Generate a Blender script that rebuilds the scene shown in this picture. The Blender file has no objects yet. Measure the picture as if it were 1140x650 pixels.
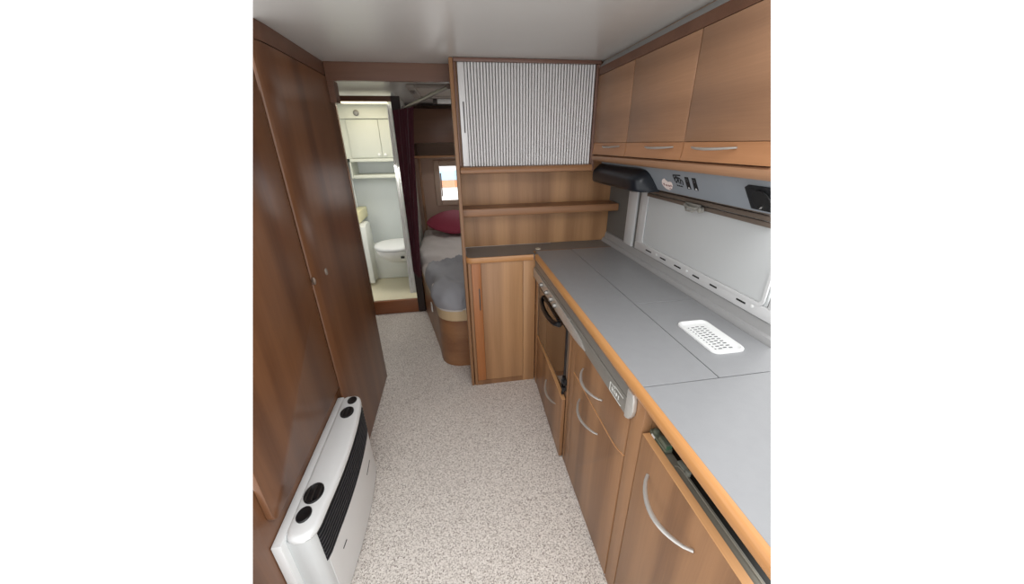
import bpy, bmesh, math, random
from mathutils import Vector, Matrix, noise
random.seed(7)
S = bpy.context.scene
COL = S.collection
PI = math.pi

# ------------------------------------------------------------------ camera
CAM = Vector((0.0, 0.0, 1.4942))
RGT = Vector((0.98662092, -0.16258326, -0.01207624))
UPV = Vector((0.07588085, 0.39238834, 0.91666433))
FWD = Vector((0.1442957, 0.90531656, -0.3994755))
FPX = 379.237
cd = bpy.data.cameras.new('camera')
cd.sensor_fit = 'HORIZONTAL'
cd.sensor_width = 36.0
cd.lens = FPX / 1140.0 * 36.0
cd.clip_start = 0.01
cam = bpy.data.objects.new('camera', cd)
M = Matrix((RGT, UPV, -FWD)).transposed().to_4x4()
M.translation = CAM
cam.matrix_world = M
COL.objects.link(cam)
S.camera = cam
S.view_settings.view_transform = 'Standard'
S.view_settings.look = 'None'
S.view_settings.exposure = 0.0

# The interior is modelled only as far as the photograph shows it: both long sides end at a vertical section.
def section_plane(px):
    d = FWD + RGT * ((px - 570.0) / FPX)
    return d.cross(UPV).normalized()
N_LEFT = -section_plane(281.2)      # points into the room's left end
N_RIGHT = section_plane(858.3)
if N_LEFT.dot(FWD) < 0: N_LEFT.negate()
if N_RIGHT.dot(FWD) < 0: N_RIGHT.negate()

# ------------------------------------------------------------------ materials
def srgb(r, g, b):
    f = lambda c: (c / 255 / 12.92) if c / 255 <= 0.04045 else ((c / 255 + 0.055) / 1.055) ** 2.4
    return (f(r), f(g), f(b), 1.0)

def base_mat(name):
    m = bpy.data.materials.new(name)
    m.use_nodes = True
    nt = m.node_tree
    return m, nt, nt.nodes['Principled BSDF']

def plain(name, col, rough=0.5, metal=0.0, bump=0.0, bscale=200.0, vary=0.06, vscale=6.0, spec=0.5, coat=0.0):
    m, nt, b = base_mat(name)
    tc = nt.nodes.new('ShaderNodeTexCoord')
    n = nt.nodes.new('ShaderNodeTexNoise'); n.inputs['Scale'].default_value = vscale; n.inputs['Detail'].default_value = 4
    nt.links.new(tc.outputs['Object'], n.inputs['Vector'])
    mx = nt.nodes.new('ShaderNodeMix'); mx.data_type = 'RGBA'
    c = srgb(*col)
    mx.inputs[6].default_value = (c[0] * (1 - vary), c[1] * (1 - vary), c[2] * (1 - vary), 1)
    mx.inputs[7].default_value = (min(1, c[0] * (1 + vary)), min(1, c[1] * (1 + vary)), min(1, c[2] * (1 + vary)), 1)
    nt.links.new(n.outputs['Fac'], mx.inputs[0])
    nt.links.new(mx.outputs[2], b.inputs['Base Color'])
    b.inputs['Roughness'].default_value = rough
    b.inputs['Metallic'].default_value = metal
    b.inputs['Specular IOR Level'].default_value = spec
    if coat: b.inputs['Coat Weight'].default_value = coat
    if bump:
        n2 = nt.nodes.new('ShaderNodeTexNoise'); n2.inputs['Scale'].default_value = bscale; n2.inputs['Detail'].default_value = 3
        nt.links.new(tc.outputs['Object'], n2.inputs['Vector'])
        bp = nt.nodes.new('ShaderNodeBump'); bp.inputs['Strength'].default_value = bump; bp.inputs['Distance'].default_value = 0.002
        nt.links.new(n2.outputs['Fac'], bp.inputs['Height'])
        nt.links.new(bp.outputs['Normal'], b.inputs['Normal'])
    return m

def wood(name, dark, light, axis='z', rough=0.38, stave=0.55, fig=0.5, grain=0.35, seed=0.0, spec=0.5):
    m, nt, b = base_mat(name)
    L = nt.links
    tc = nt.nodes.new('ShaderNodeTexCoord')
    def mapped(across, along):
        mp = nt.nodes.new('ShaderNodeMapping')
        s = [across] * 3; s['xyz'.index(axis)] = along
        mp.inputs['Scale'].default_value = s
        mp.inputs['Location'].default_value = (seed, seed * 1.7, seed * 0.6)
        L.new(tc.outputs['Object'], mp.inputs['Vector'])
        return mp
    def noise_node(across, along, det, rough_=0.55, dist=0.0):
        mp = mapped(across, along)
        n = nt.nodes.new('ShaderNodeTexNoise'); n.inputs['Scale'].default_value = 1
        n.inputs['Detail'].default_value = det; n.inputs['Roughness'].default_value = rough_; n.inputs['Distortion'].default_value = dist
        L.new(mp.outputs[0], n.inputs['Vector'])
        return n.outputs['Fac']
    def band():
        # staves: stepped tone every 7-9 cm across the grain
        mp = mapped(11.0, 0.35)
        v = nt.nodes.new('ShaderNodeTexNoise'); v.inputs['Scale'].default_value = 1; v.inputs['Detail'].default_value = 0
        L.new(mp.outputs[0], v.inputs['Vector'])
        r = nt.nodes.new('ShaderNodeValToRGB'); r.color_ramp.interpolation = 'LINEAR'
        r.color_ramp.elements[0].position = 0.36; r.color_ramp.elements[1].position = 0.64
        L.new(v.outputs['Fac'], r.inputs[0])
        return r.outputs[0]
    def math_(op, a, bb):
        n = nt.nodes.new('ShaderNodeMath'); n.operation = op
        for i, x in enumerate((a, bb)):
            if isinstance(x, (int, float)): n.inputs[i].default_value = x
            else: L.new(x, n.inputs[i])
        return n.outputs[0]
    a = math_('MULTIPLY', math_('SUBTRACT', noise_node(20, 1.1, 5, 0.6, 0.6), 0.5), fig * 1.6)
    g = math_('MULTIPLY', math_('SUBTRACT', noise_node(210, 5.0, 3), 0.5), grain * 1.2)
    s = math_('MULTIPLY', math_('SUBTRACT', band(), 0.5), stave)
    t = math_('ADD', math_('ADD', a, g), math_('ADD', s, 0.5))
    mx = nt.nodes.new('ShaderNodeMix'); mx.data_type = 'RGBA'
    mx.inputs[6].default_value = srgb(*dark); mx.inputs[7].default_value = srgb(*light)
    L.new(t, mx.inputs[0])
    L.new(mx.outputs[2], b.inputs['Base Color'])
    b.inputs['Roughness'].default_value = rough
    b.inputs['Specular IOR Level'].default_value = spec
    return m

def emit(name, col, strength):
    m, nt, b = base_mat(name)
    b.inputs['Base Color'].default_value = srgb(*col)
    b.inputs['Emission Color'].default_value = srgb(*col)
    b.inputs['Emission Strength'].default_value = strength
    return m

def carpet():
    m, nt, b = base_mat('speckled carpet')
    L = nt.links
    tc = nt.nodes.new('ShaderNodeTexCoord')
    n1 = nt.nodes.new('ShaderNodeTexNoise'); n1.inputs['Scale'].default_value = 165; n1.inputs['Detail'].default_value = 3; n1.inputs['Roughness'].default_value = 0.7
    n2 = nt.nodes.new('ShaderNodeTexNoise'); n2.inputs['Scale'].default_value = 3; n2.inputs['Detail'].default_value = 3
    for n in (n1, n2): L.new(tc.outputs['Object'], n.inputs['Vector'])
    n3 = nt.nodes.new('ShaderNodeTexVoronoi'); n3.inputs['Scale'].default_value = 260; L.new(tc.outputs['Object'], n3.inputs['Vector'])
    sep = nt.nodes.new('ShaderNodeSeparateColor'); L.new(n3.outputs['Color'], sep.inputs[0])
    mm = nt.nodes.new('ShaderNodeMix'); mm.data_type = 'FLOAT'; mm.inputs[0].default_value = 0.36
    L.new(n1.outputs['Fac'], mm.inputs[2]); L.new(sep.outputs[0], mm.inputs[3])
    r = nt.nodes.new('ShaderNodeValToRGB')
    e = r.color_ramp.elements
    e[0].position = 0.27; e[0].color = srgb(130, 118, 110)
    e[1].position = 0.68; e[1].color = srgb(242, 237, 231)
    k = e.new(0.45); k.color = srgb(214, 207, 200)
    L.new(mm.outputs[0], r.inputs[0])
    L.new(r.outputs[0], b.inputs['Base Color'])
    b.inputs['Roughness'].default_value = 0.95
    b.inputs['Specular IOR Level'].default_value = 0.1
    bp = nt.nodes.new('ShaderNodeBump'); bp.inputs['Strength'].default_value = 0.6; bp.inputs['Distance'].default_value = 0.004
    L.new(n1.outputs['Fac'], bp.inputs['Height']); L.new(bp.outputs['Normal'], b.inputs['Normal'])
    return m

def brushed(name, col, rough=0.35, axis='y', metal=0.55):
    m, nt, b = base_mat(name)
    tc = nt.nodes.new('ShaderNodeTexCoord'); mp = nt.nodes.new('ShaderNodeMapping')
    s = [400] * 3; s['xyz'.index(axis)] = 6
    mp.inputs['Scale'].default_value = s
    n = nt.nodes.new('ShaderNodeTexNoise'); n.inputs['Scale'].default_value = 1; n.inputs['Detail'].default_value = 2
    nt.links.new(tc.outputs['Object'], mp.inputs['Vector']); nt.links.new(mp.outputs[0], n.inputs['Vector'])
    mx = nt.nodes.new('ShaderNodeMix'); mx.data_type = 'RGBA'
    c = srgb(*col)
    mx.inputs[6].default_value = tuple(x * 0.85 for x in c[:3]) + (1,); mx.inputs[7].default_value = tuple(min(1, x * 1.12) for x in c[:3]) + (1,)
    nt.links.new(n.outputs['Fac'], mx.inputs[0]); nt.links.new(mx.outputs[2], b.inputs['Base Color'])
    b.inputs['Metallic'].default_value = metal; b.inputs['Roughness'].default_value = rough
    return m

def glass(name, tint=(255, 255, 255)):
    m, nt, b = base_mat(name)
    b.inputs['Base Color'].default_value = srgb(*tint)
    b.inputs['Roughness'].default_value = 0.02
    b.inputs['Transmission Weight'].default_value = 1.0
    b.inputs['IOR'].default_value = 1.02
    return m

W_D, W_L = (114, 80, 54), (158, 117, 82)
wood_z = wood('walnut vertical grain', W_D, W_L, 'z')
wood_panel = wood('walnut light staves', (146, 106, 72), (190, 146, 104), 'z', stave=0.75)
wood_y = wood('walnut along grain', (122, 90, 68), (168, 128, 98), 'y', stave=0.5, seed=3.1)
wood_x = wood('walnut cross grain', (126, 88, 60), (172, 126, 88), 'x', stave=0.15)
wood_left_shade = wood('shaded wardrobe walnut', (90, 58, 40), (128, 88, 60), 'z', rough=0.29, stave=0.5, seed=8.2, spec=0.4)  # same walnut as the kitchen, with the left side's shade in its tone
wood_shadow = wood('shaded brown trim', (88, 58, 42), (116, 80, 60), 'x', stave=0.15)  # walnut darkened to carry the shade on headers, rails and partition
wood_orange = wood('warm lipping', (150, 92, 50), (188, 124, 74), 'z', stave=0.3, seed=5)
wood_orange_y = wood('warm grip rail', (148, 102, 68), (180, 130, 92), 'y', stave=0.3, seed=6)
wood_amber = wood('amber worktop edging', (164, 110, 62), (208, 154, 98), 'y', rough=0.28, stave=0.3, seed=2)
wood_amber_x = wood('amber worktop edging short', (162, 110, 66), (202, 150, 98), 'x', rough=0.3, stave=0.3, seed=2)
wood_pale = wood('pale edge', (196, 142, 94), (220, 170, 120), 'y', stave=0.2)
ceil_m = plain('satin ceiling board', (196, 194, 190), 0.3, bump=0.05, bscale=150, vary=0.02, spec=0.5)
cornice_m = plain('grey cornice', (150, 150, 148), 0.5)
wallgrey = plain('dark grey wall', (112, 110, 106), 0.7)
upst_m = plain('grey upstand', (162, 162, 162), 0.45)
lam_m = plain('grey laminate', (144, 145, 147), 0.36, bump=0.12, bscale=350, vary=0.05, vscale=30)
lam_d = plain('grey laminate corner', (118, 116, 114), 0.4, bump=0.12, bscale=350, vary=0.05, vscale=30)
gap_m = plain('dark gap', (30, 27, 25), 0.8)
silver = brushed('satin silver', (196, 194, 190), 0.32, metal=0.6)
silver_p = plain('silver painted', (176, 174, 170), 0.35, metal=0.6)
fascia_m = brushed('brushed fascia', (156, 153, 146), 0.38, metal=0.5)
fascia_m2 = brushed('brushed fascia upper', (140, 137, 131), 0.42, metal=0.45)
blade_m = brushed('bright fascia', (200, 198, 193), 0.3, metal=0.5)
slat_m = plain('silver roller slats', (216, 215, 215), 0.4, metal=0.2, vary=0.03)
slat_gap = plain('slat groove', (70, 68, 68), 0.6)
winframe = plain('window frame grey', (214, 215, 215), 0.45)
blind_m = plain('blind cloth', (200, 203, 203), 0.6, vary=0.05, vscale=3)
blindrail = plain('blind rail', (112, 100, 90), 0.45)
white_pl = plain('white plastic', (232, 233, 232), 0.35, vary=0.02)
white_h = plain('heater white', (226, 228, 228), 0.38, vary=0.02)
white_hs = plain('heater side', (200, 203, 203), 0.55, bump=0.15, bscale=400, vary=0.03)
black_pl = plain('black plastic', (20, 21, 24), 0.35)
black_mt = plain('black matt', (14, 14, 15), 0.6)
lampblack = plain('lamp black', (27, 31, 37), 0.3, spec=0.35)
panelgrey = plain('control panel grey', (138, 144, 150), 0.42)
chrome = brushed('chrome', (215, 212, 208), 0.15, metal=0.8)
ovenglass = plain('brown oven glass', (52, 34, 22), 0.08, vary=0.2, vscale=4, coat=0.5)
ovenframe = plain('oven frame', (124, 108, 95), 0.4, metal=0.3)
olive_m = plain('fridge grey', (124, 120, 109), 0.45)
olive_d = plain('fridge dark seal', (44, 43, 40), 0.6)
green_pl = plain('green grey plastic', (92, 98, 84), 0.5)
cream = plain('cream plastic', (236, 228, 200), 0.4, vary=0.03)
shower_w = plain('shower white', (226, 228, 222), 0.45, vary=0.03)
shower_g = plain('shower grey white', (214, 219, 218), 0.5, vary=0.03)
curt_w = plain('white shower curtain', (246, 246, 243), 0.7)
curt_w.node_tree.nodes['Principled BSDF'].inputs['Subsurface Weight'].default_value = 0.0
velvet = plain('burgundy velvet', (70, 18, 32), 0.9, vary=0.25, vscale=20)
velvet.node_tree.nodes['Principled BSDF'].inputs['Sheen Weight'].default_value = 0.4
cush_m = plain('burgundy cushion', (140, 46, 68), 0.75, vary=0.12, bump=0.2, bscale=300)
duvet_m = plain('grey duvet', (150, 151, 156), 0.9, vary=0.06, bump=0.25, bscale=300)
sheet_m = plain('light grey sheet', (212, 206, 202), 0.9, vary=0.05, bump=0.2, bscale=300)
taupe = plain('taupe wall', (178, 152, 136), 0.7)
beige = wood('beige band', (186, 160, 122), (212, 188, 150), 'z', stave=0.2, rough=0.5)
bedwood = wood('bed walnut', (114, 76, 50), (158, 112, 76), 'x', stave=0.35, seed=4)
shadedlocker = wood('shaded locker wood', (74, 48, 34), (104, 70, 50), 'x', stave=0.3)  # locker wood darkened for the weaker light at the bedroom's rear
warmlamp = emit('warm lamp', (255, 240, 205), 1.6)
sticker_m = plain('sticker', (240, 226, 220), 0.5)
stick_ink = plain('sticker ink', (120, 40, 48), 0.5)
brickout = plain('outside brick', (186, 124, 88), 0.8)
blueout = plain('outside blue', (146, 184, 208), 0.8)
whiteout = plain('outside white', (245, 243, 240), 0.8)
carpet_m = carpet()

# ------------------------------------------------------------------ mesh helpers
def new(): return bmesh.new()

def merge(dst, src, mi=None):
    me = bpy.data.meshes.new('t'); 
    if mi is not None:
        for f in src.faces: f.material_index = mi
    src.to_mesh(me); src.free(); dst.from_mesh(me); bpy.data.meshes.remove(me)
    return dst

def box(x0, x1, y0, y1, z0, z1, bev=0.0, seg=2, dst=None, mi=None):
    bm = new()
    bmesh.ops.create_cube(bm, size=1)
    for v in bm.verts:
        v.co = Vector(((x0 + x1) / 2 + v.co.x * (x1 - x0), (y0 + y1) / 2 + v.co.y * (y1 - y0), (z0 + z1) / 2 + v.co.z * (z1 - z0)))
    if bev: bmesh.ops.bevel(bm, geom=bm.edges[:], offset=bev, segments=seg, affect='EDGES', profile=0.5)
    return merge(dst, bm, mi) if dst is not None else bm

def prism(poly, axis, a, b, bev=0.0, dst=None, mi=None, seg=2, allbev=False):
    """poly: 2-D points in the other two axes (xyz order); extruded along axis from a to b"""
    bm = new()
    def P(p, t):
        if axis == 'z': return Vector((p[0], p[1], t))
        if axis == 'y': return Vector((p[0], t, p[1]))
        return Vector((t, p[0], p[1]))
    A = [bm.verts.new(P(p, a)) for p in poly]; B = [bm.verts.new(P(p, b)) for p in poly]
    n = len(poly)
    bm.faces.new(A); bm.faces.new(B[::-1])
    for i in range(n): bm.faces.new((A[i], B[i], B[(i + 1) % n], A[(i + 1) % n]))
    bmesh.ops.recalc_face_normals(bm, faces=bm.faces[:])
    if bev:
        es = bm.edges[:] if allbev else [e for e in bm.edges if all(len(f.verts) != n for f in e.link_faces) is False]
        bmesh.ops.bevel(bm, geom=es, offset=bev, segments=seg, affect='EDGES', profile=0.5)
    return merge(dst, bm, mi) if dst is not None else bm

def tube(pts, r, seg=10, dst=None, flat=None, mi=None, up=Vector((0, 0, 1))):
    bm = new(); pts = [Vector(p) for p in pts]; rings = []
    n = len(pts)
    for i, p in enumerate(pts):
        t = (pts[min(i + 1, n - 1)] - pts[max(i - 1, 0)]).normalized()
        a = t.cross(up)
        if a.length < 1e-4: a = t.cross(Vector((1, 0, 0)))
        a.normalize(); b = t.cross(a).normalized()
        rr = r[i] if isinstance(r, (list, tuple)) else r
        k = flat or 1.0
        rings.append([bm.verts.new(p + a * math.cos(2 * PI * j / seg) * rr + b * math.sin(2 * PI * j / seg) * rr * k) for j in range(seg)])
    for i in range(n - 1):
        for j in range(seg): bm.faces.new((rings[i][j], rings[i][(j + 1) % seg], rings[i + 1][(j + 1) % seg], rings[i + 1][j]))
    bm.faces.new(rings[0][::-1]); bm.faces.new(rings[-1])
    bmesh.ops.recalc_face_normals(bm, faces=bm.faces[:])
    return merge(dst, bm, mi) if dst is not None else bm

def lathe(c, axis, prof, seg=24, dst=None, mi=None, sx=1.0, sy=1.0):
    """prof: (radius, height) along +axis from c"""
    bm = new(); rings = []
    def P(r, h, a):
        u, v = r * math.cos(a) * sx, r * math.sin(a) * sy
        o = {'z': (u, v, h), 'x': (h, u, v), 'y': (u, h, v)}[axis]
        return Vector(c) + Vector(o)
    for r, h in prof: rings.append([bm.verts.new(P(max(r, 1e-4), h, 2 * PI * j / seg)) for j in range(seg)])
    for i in range(len(rings) - 1):
        for j in range(seg): bm.faces.new((rings[i][j], rings[i][(j + 1) % seg], rings[i + 1][(j + 1) % seg], rings[i + 1][j]))
    bm.faces.new(rings[0][::-1]); bm.faces.new(rings[-1])
    bmesh.ops.recalc_face_normals(bm, faces=bm.faces[:])
    return merge(dst, bm, mi) if dst is not None else bm

def rrect(x0, x1, y0, y1, r, seg=5):
    out = []
    for cx, cy, a0 in ((x1 - r, y1 - r, 0), (x0 + r, y1 - r, PI / 2), (x0 + r, y0 + r, PI), (x1 - r, y0 + r, 1.5 * PI)):
        for k in range(seg + 1):
            a = a0 + k / seg * PI / 2
            out.append((cx + r * math.cos(a), cy + r * math.sin(a)))
    return out

def cut_ends(bm):
    for n in (N_LEFT, N_RIGHT):
        ds = [(v.co - CAM).dot(n) for v in bm.verts]
        if not ds or min(ds) >= 0: continue
        bmesh.ops.triangulate(bm, faces=[f for f in bm.faces if len(f.verts) > 4])
        geom = bm.verts[:] + bm.edges[:] + bm.faces[:]
        res = bmesh.ops.bisect_plane(bm, geom=geom, plane_co=CAM, plane_no=n, clear_inner=True, clear_outer=False)
        es = [g for g in res['geom_cut'] if isinstance(g, bmesh.types.BMEdge)]
        if es: bmesh.ops.triangle_fill(bm, use_beauty=True, use_dissolve=False, edges=es)

WL = {}   # world location of each object's origin
def finish(name, bm, mats, parent=None, origin=None, smooth=35, cut=False):
    cut_ends(bm)
    if parent is not None: o0 = WL[parent.name]
    elif origin is not None: o0 = Vector(origin)
    else:
        xs = [v.co for v in bm.verts]
        o0 = Vector(((min(v.x for v in xs) + max(v.x for v in xs)) / 2, (min(v.y for v in xs) + max(v.y for v in xs)) / 2, min(v.z for v in xs)))
    bmesh.ops.translate(bm, verts=bm.verts[:], vec=-o0)
    me = bpy.data.meshes.new(name)
    bm.to_mesh(me); bm.free()
    for m in (mats if isinstance(mats, (list, tuple)) else [mats]): me.materials.append(m)
    if smooth:
        for p in me.polygons: p.use_smooth = True
        me.set_sharp_from_angle(angle=math.radians(smooth))
    o = bpy.data.objects.new(name, me); COL.objects.link(o)
    if parent is not None: o.parent = parent
    else: o.location = o0
    WL[o.name] = o0
    return o

def tag(o, label, cat, group=None):
    o['label'] = label; o['category'] = cat
    if group: o['group'] = group
    return o

def thing(name, label, cat, loc, group=None):
    o = bpy.data.objects.new(name, None); COL.objects.link(o)
    o.location = loc; o.empty_display_size = 0.05
    WL[o.name] = Vector(loc)
    return tag(o, label, cat, group)

def part(name, bm, m, parent, cut=False, label=None, smooth=35):
    o = finish(name, bm, m, parent, cut=cut, smooth=smooth)
    if label: o['label'] = label
    return o

def struct(name, bm, m, cut=False, smooth=35):
    o = finish(name, bm, m, cut=cut, smooth=smooth, origin=(0, 0, 0)); o['kind'] = 'structure'; return o

def structpart(name, bm, m, parent, cut=False):
    return finish(name, bm, m, parent, cut=cut)

# dims
XL, XN, HC = -0.567, -0.587, 1.861
XK, ZW, XR, XW = 0.445, 0.90, 0.9355, 0.97
YP, YR = 3.09, 4.05
YF = 1.875

# ------------------------------------------------------------------ setting
bm = box(-0.62, XW, 0.05, 2.09, -0.03, 0.0)
box(-0.93, XW, 2.09, 4.08, -0.03, 0.0, dst=bm)
struct('floor', bm, carpet_m)
struct('ceiling', box(-1.08, XW, 0.3, 4.1, HC, HC + 0.03), ceil_m, cut=True)
struct('wall_right', box(XW, XW + 0.03, 0.2, 4.1, 0.0, HC + 0.03), wallgrey, cut=True)
struct('trim_1', prism([(0.772, HC - 0.0003), (0.745, 1.829), (0.76, 1.829), (0.80, HC - 0.0003)], 'y', 0.3, YF - 0.002), cornice_m, cut=True)
struct('trim_2', prism([(XR + 0.002, 0.86), (XR + 0.002, 0.903), (0.945, 0.918), (0.956, 0.922), (0.962, 0.954), (XW - 0.0005, 0.957), (XW - 0.0005, 0.86)], 'y', 0.2, 2.085), upst_m, cut=True)
o = struct('trim_3', box(0.956, XW - 0.0005, 1.728, 1.822, 0.954, 1.31, 0.003), winframe)
struct('trim_4', box(XL + 0.001, 0.0175, 2.022, 2.05, 1.783, HC - 0.0005), wood_shadow)
struct('trim_5', box(XL + 0.001, -0.536, 2.022, 2.088, 1.69, 1.7825), wood_shadow)
# top wood rail above the lockers and the rounded rail below their doors
struct('trim_6', box(0.745, 0.765, 0.2, YF - 0.003, 1.795, 1.8285), wood_shadow, cut=True)
struct('trim_7', prism([(0.745, 1.408), (0.742, 1.416), (0.744, 1.428), (0.752, 1.433), (0.80, 1.433), (0.80, 1.402), (0.752, 1.403)], 'y', 0.2, YF - 0.003), wood_y, cut=True)
# passage side wall, wardrobe back wall
struct('wall_left', box(-0.93, -0.90, 2.095, YP - 0.001, 0.0, HC - 0.0005), wood_shadow)
# partition with the shower doorway
bm = box(-0.90, -0.835, YP, YP + 0.03, 0.0, HC - 0.0005)
box(-0.835, -0.43, YP, YP + 0.03, 1.802, 1.838, dst=bm)
struct('wall_partition', bm, wood_shadow)
struct('trim_13', box(-0.834, -0.431, YP - 0.002, YP + 0.03, 0.0005, 0.133, 0.004), wood('red brown threshold', (128, 76, 46), (162, 104, 68), 'x', stave=0.2))
struct('trim_12', box(-0.43, -0.365, YP, YP + 0.03, 0.0, 1.838), plain('dark door jamb', (46, 32, 28), 0.5))
# shower room shell
struct('wall_shower_left', box(-1.09, -1.06, YP + 0.031, YR, 0.0, HC - 0.0005), shower_g)
struct('wall_shower_back', box(-1.06, -0.405, YR, YR + 0.03, 0.0, HC - 0.0005), shower_g)
struct('wall_shower_right', box(-0.428, -0.405, YP + 0.031, YR, 0.0, HC - 0.0005), shower_w)
bm = prism(rrect(-1.055, -0.41, YP + 0.033, YR - 0.005, 0.04), 'z', 0.001, 0.10)
# tray rim
for b in ((-1.055, -1.0, YP + 0.035, YR - 0.01), (-0.44, -0.41, YP + 0.035, YR - 0.01), (-1.0, -0.44, YP + 0.035, YP + 0.06)):
    box(b[0], b[1], b[2], b[3], 0.1, 0.133, 0.006, dst=bm)
for k in range(9):
    box(-0.96 + k * 0.055, -0.945 + k * 0.055, YP + 0.12, 3.72, 0.1, 0.1015, dst=bm)
struct('floor_shower', bm, cream)
# bedroom rear wall with its window opening
wx0, wx1, wz0, wz1 = -0.155, 0.36, 0.905, 1.285
bm = box(-0.404, wx0, YR, YR + 0.03, 0, HC - 0.0005)
box(wx1, XW, YR, YR + 0.03, 0, HC - 0.0005, dst=bm)
box(wx0, wx1, YR, YR + 0.03, 0, wz0, dst=bm)
box(wx0, wx1, YR, YR + 0.03, wz1, HC - 0.0005, dst=bm)
struct('wall_rear', bm, taupe)
struct('trim_8', tube([(-0.345, 3.985, 0.5), (-0.345, 3.985, 1.37)], 0.014, 10), wood_y)
w2 = bpy.data.objects.new('window_2', None); COL.objects.link(w2); w2.location = (0.1, YR, wz0); WL['window_2'] = Vector(w2.location); w2['kind'] = 'structure'
bm = new()
for (a, b, c, d) in ((wx0 - 0.05, wx0 + 0.01, wz0 - 0.05, wz1 + 0.05), (wx1 - 0.01, wx1 + 0.05, wz0 - 0.05, wz1 + 0.05), (wx0 + 0.01, wx1 - 0.01, wz0 - 0.05, wz0 + 0.01), (wx0 + 0.01, wx1 - 0.01, wz1 - 0.01, wz1 + 0.05)):
    box(a, b, YR - 0.022, YR - 0.001, c, d, 0.006, dst=bm)
structpart('window_frame', bm, plain('rear window frame', (186, 164, 146), 0.5), w2)
bm = box(wx0 + 0.012, wx0 + 0.026, YR - 0.02, YR - 0.006, wz0 + 0.05, wz1 - 0.08, 0.003)
structpart('window_catch', bm, taupe, w2)
def pane_mat():
    m, nt, b = base_mat('window glass')
    out = nt.nodes['Material Output']
    t = nt.nodes.new('ShaderNodeBsdfTransparent'); g_ = nt.nodes.new('ShaderNodeBsdfGlossy'); g_.inputs['Roughness'].default_value = 0.03
    mx = nt.nodes.new('ShaderNodeMixShader'); mx.inputs[0].default_value = 0.06
    nt.links.new(t.outputs[0], mx.inputs[1]); nt.links.new(g_.outputs[0], mx.inputs[2]); nt.links.new(mx.outputs[0], out.inputs[0])
    return m
structpart('window_pane', box(wx0, wx1, YR + 0.01, YR + 0.014, wz0, wz1), pane_mat(), w2)

# kitchen window with closed blind
w1 = bpy.data.objects.new('window_1', None); COL.objects.link(w1); w1.location = (XW, 1.2, 0.958); WL['window_1'] = Vector(w1.location); w1['kind'] = 'structure'
bm = box(0.955, XW - 0.0005, 0.2, 1.69, 0.958, 1.0, 0.003)
box(0.955, XW - 0.0005, 1.625, 1.69, 1.0, 1.31, 0.003, dst=bm)
box(0.955, XW - 0.0005, 0.2, 0.83, 1.0, 1.31, 0.003, dst=bm)
# inner lip round the blind with rounded lower corners
lip = rrect(0.845, 1.627, 0.997, 1.40, 0.02)
lip2 = rrect(0.855, 1.617, 1.007, 1.39, 0.016)
b2 = new()
A = [b2.verts.new((0.952, p[0], p[1])) for p in lip]; B = [b2.verts.new((0.952, p[0], p[1])) for p in lip2]
A2 = [b2.verts.new((0.958, p[0], p[1])) for p in lip]; B2 = [b2.verts.new((0.958, p[0], p[1])) for p in lip2]
n = len(lip)
for i in range(n):
    j = (i + 1) % n
    b2.faces.new((A[i], A[j], B[j], B[i])); b2.faces.new((A[i], A2[i], A2[j], A[j])); b2.faces.new((B[i], B[j], B2[j], B2[i]))
bmesh.ops.recalc_face_normals(b2, faces=b2.faces[:])
merge(bm, b2)
structpart('window_frame', bm, winframe, w1, cut=True)
structpart('blind', box(0.9605, 0.966, 0.84, 1.62, 1.002, 1.31), blind_m, w1, cut=True)
bm = new()
for (z0, z1, x) in ((1.246, 1.262, 0.944), (1.266, 1.282, 0.938), (1.286, 1.306, 0.932)):
    box(x, 0.9545, 0.2, 1.615, z0, z1, 0.003, dst=bm)
structpart('blind_rail', bm, blindrail, w1, cut=True)
bm = new()
for y0, y1 in ((1.518, 1.57), (1.392, 1.437), (1.276, 1.322), (1.153, 1.193), (1.051, 1.089), (0.912, 0.952)):
    box(0.9535, 0.9552, y0, y1, 0.979, 0.985, dst=bm)
structpart('vent_slots', bm, black_mt, w1)
bm = new()
for y in (1.47, 1.235, 0.885): lathe((0.955, y, 0.985), 'x', [(0.006, 0), (0.006, -0.002), (0.004, -0.003)], 12, dst=bm)
structpart('screw_cap', bm, white_pl, w1)
bm = tube([(0.934, 1.285, 1.262), (0.924, 1.283, 1.258), (0.92, 1.25, 1.252), (0.922, 1.22, 1.252), (0.934, 1.205, 1.258)], 0.006, 8)
tube([(0.928, 1.285, 1.25), (0.916, 1.26, 1.24), (0.916, 1.225, 1.24), (0.928, 1.205, 1.25)], 0.004, 8, dst=bm)
lathe((0.932, 1.187, 1.252), 'x', [(0.011, 0), (0.011, -0.014), (0.007, -0.017)], 16, dst=bm)
box(0.928, 0.936, 1.2, 1.29, 1.255, 1.268, 0.002, dst=bm)
structpart('blind_catch', bm, plain('catch grey', (150, 147, 140), 0.45), w1)

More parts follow.
